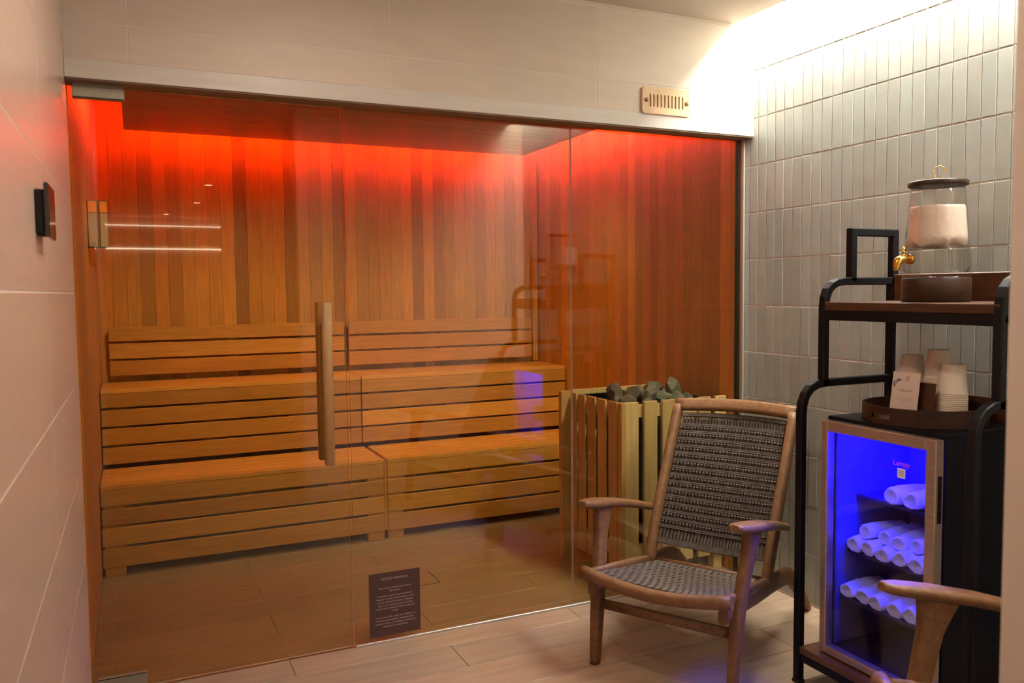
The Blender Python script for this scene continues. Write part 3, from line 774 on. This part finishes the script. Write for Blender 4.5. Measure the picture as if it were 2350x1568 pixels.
cup_me = lathe([(.0415, 0), (.0432, .0008), (.0432, .0030), (.0415, .0042), (.0325, .092), (.0305, .092), (.0300, .088), (.001, .088), (.001, .0865), (.0295, .0865), (.0395, .0042)], 28, cap=False); cup_me.materials.append(M_paper)
for (cx, cy, n, nm) in ((2.318, -1.075, 17, 'stack behind the card'), (2.318, -1.172, 21, 'tallest stack at the back'), (2.288, -1.246, 14, 'front stack nearest the handle')):
    for k in range(n):
        lb = ('upturned cream paper cup, %s from the bottom of the %s' % (ORD[k], nm)) if k else 'upturned cream paper cup at the very bottom of the %s' % nm
        if k == n-1: lb = 'upturned cream paper cup on top of the %s' % nm
        o = obj('paper_cup', cup_me, None, None, (cx, cy, ZT+.0085+.0057*k), (0, 0, random.uniform(0, 6)))
        tag(o, lb, 'cup', 'paper cups on the tray')
# card holder: block and card stand on the tray, facing the room
ca = R(-172)
t = thing('card_holder', 'small black block holding the printed card upright on the tray', 'card holder', (2.205, -1.178, ZT+.0085), ca)
obj('block', boxm(.022, .052, .024, .002, 'hold'), M_blackm, t, (.0, .030, .0125), world=False)
obj('back_leaf', boxm(.005, .075, .105, .001, 'leaf'), M_walnut, t, (-.012, .020, .055), (0, R(-9), 0), world=False, color=(.6, .5, .5))
cd = thing('menu_card', 'upright cream printed card beside the paper cups', 'card', (2.186, -1.157, ZT+.009), R(8))
cd.scale = (1.08, 1.08, 1.08)
obj('sheet', boxm(.0012, .084, .128, 0, 'card'), M_card, cd, (0, 0, .064), (0, R(9), 0), world=False)
sh = cd.children[0]
def cprint(me, y, z, m, rot=0): return obj('print', me, m, sh, (-.0009, y, z), (R(90), 0, R(-90)), world=False)
cprint(text_mesh('CHILL OUT', .0085, .0001), -.002, .010, M_ink)
for s, z in (('Cool down with something', -.010), ('refreshing before you head back', -.016), ('into the sauna', -.022)): cprint(text_mesh(s, .0044, .0001), -.002, z, M_inkl)
cprint(curve_mesh([[(-.006, -.007), (-.004, -.007), (.006, .007), (.004, .007)], [(-.006, .006), (-.004, .006), (-.001, .002), (-.002, .001)], [(.003, -.005), (.005, -.007), (.0065, -.005), (.005, -.003)]], .0001), -.004, .046, M_ink)
for (y, z, s, mm) in ((.030, .034, .006, M_lav), (.036, .028, .005, M_lav), (.022, .040, .004, M_ink), (.014, .041, .003, M_lav), (.034, .022, .003, M_ink), (-.026, -.056, .005, M_inkl)):
    cprint(curve_mesh([[(s*math.cos(2*math.pi*k/7)*(1+.3*(k % 2)), s*math.sin(2*math.pi*k/7)) for k in range(7)]], .0001), y, z, mm)

# ================================================================== WATER DISPENSER
DX, DY, DZ = 2.242, -1.215, 1.2825
ds = thing('water_dispenser', 'glass drink dispenser of iced water with dark lid and brass tap', 'dispenser', (DX, DY, DZ))
def dl(name, prof, m, seg=48, **k): return obj(name, lathe([(r, z) for r, z in prof], seg, cap=k.pop('cap', True)), m, ds, (DX, DY, DZ), **k)
dl('stand', [(.094, 0), (.097, .003), (.097, .070), (.094, .074)], M_walnut, color=(.3, .3, .3), label='dark round wooden stand')
gl = [(.001, .0755), (.094, .0755), (.0985, .082), (.098, .10), (.094, .14), (.088, .20), (.083, .26), (.0785, .315), (.076, .352)]
ins = [(.073, .352), (.0755, .315), (.080, .26), (.085, .20), (.091, .14), (.0945, .105), (.088, .090), (.001, .088)]
dl('jar', gl+ins, M_clear, cap=False, label='clear tapered glass jar')
dl('water', [(.001, .0895), (.0865, .0915), (.0935, .106), (.0900, .14), (.0868, .172), (.001, .172)], M_water, cap=False)
ice = lathe([(.001, .170), (.03, .169), (.06, .172), (.0855, .176), (.0838, .20), (.081, .236), (.0792, .26), (.0775, .284), (.0755, .291), (.03, .293), (.001, .293)], 48, cap=False)
for v_ in ice.vertices:
    if v_.co.z < .18: v_.co.z += random.uniform(-.009, .008)
    elif .29 < v_.co.z: v_.co.z += random.uniform(-.001, .001)
obj('ice', ice, M_ice, ds, (DX, DY, DZ), smooth=True, label='cloudy crushed ice')
ld = dl('lid', [(.001, .353), (.0835, .353), (.0845, .356), (.0845, .364), (.0825, .367), (.001, .367)], M_walnut, color=(.25, .27, .27), label='dark wooden lid')
lp = [(0, 0, .366), (-.006, .008, .385), (-.006, .012, .402), (.004, 0, .414), (.012, -.010, .408), (.012, -.010, .392), (.004, -.002, .366)]
obj('lid_loop', sweep(smoothpath(lp, 5), (.6, .78, 0), (.003, .003), rrprof(8, 1)), M_brass, ld, (DX, DY, DZ))
# brass tap pointing to the room
td = Vector((-.985, .17, 0)).normalized(); tn = Vector((-td.y, td.x, 0))
tp = thing('tap', '', '', (DX, DY, DZ)); tp.parent = ds; tp.location = (0, 0, 0)
for k in ('label', 'category'): del tp[k]
tp['label'] = 'polished brass tap'
def T(a, z, b=0): return td*a + tn*b + Vector((0, 0, z))
obj('flange', sweep([T(.092, .130), T(.101, .130)], (0, 0, 1), (.030, .030), rrprof(14, 1)), M_brass, tp, (DX, DY, DZ))
obj('spout', sweep(smoothpath([T(.098, .130), T(.120, .131), T(.138, .125), T(.143, .108), T(.143, .096)], 4), tn, lerpsizes([(.020, .020), (.026, .026), (.027, .027), (.022, .022), (.017, .017)], 4), rrprof(12, 1)), M_brass, tp, (DX, DY, DZ))
obj('lever', sweep(smoothpath([T(.122, .138), T(.122, .156), T(.118, .163), T(.106, .168, -.014), T(.094, .172, -.032)], 4), (0, 0, 1), lerpsizes([(.013, .013), (.010, .010), (.009, .009), (.006, .010), (.005, .012)], 4), rrprof(10, .9)), M_brass, tp, (DX, DY, DZ))

# ================================================================== LAMPS BEHIND THE CAMERA
for i, (x, y, lb) in enumerate(((.738, -6.3, 'recessed ceiling downlight nearest in the hall behind'), (.744, -8.15, 'recessed ceiling downlight midway along the hall'), (.443, -9.85, 'recessed ceiling downlight at the far end of the hall'),
                               (.62, -1.15, 'recessed ceiling downlight above the middle of the room'), (.35, -1.95, 'recessed ceiling downlight beside the doorway'))):
    t = thing('downlight', lb, 'light', (x, y, ZC), 0, 'ceiling downlights')
    obj('ring', lathe([(.046, -.006), (.060, -.006), (.062, -.0005), (.046, -.0005)], 28, cap=False), M_white, t, (x, y, ZC))
    obj('lens', lathe([(.001, -.0032), (.045, -.0032), (.045, -.0008), (.001, -.0008)], 28), E_down2 if y < -6 else E_down, t, (x, y, ZC))
t = thing('hall_light_shelf', 'lit wall niche with two light lines at the end of the hall', 'light', (.43, -10.49, 2.0))
box('back', -.37, 1.23, -10.499, -10.49, 2.0, 2.36, M_white, t)
box('light_line', -.37, 1.23, -10.49, -10.47, 2.350, 2.362, E_hall, t); box('light_line', -.37, 1.23, -10.49, -10.47, 2.0, 2.022, E_hall, t)
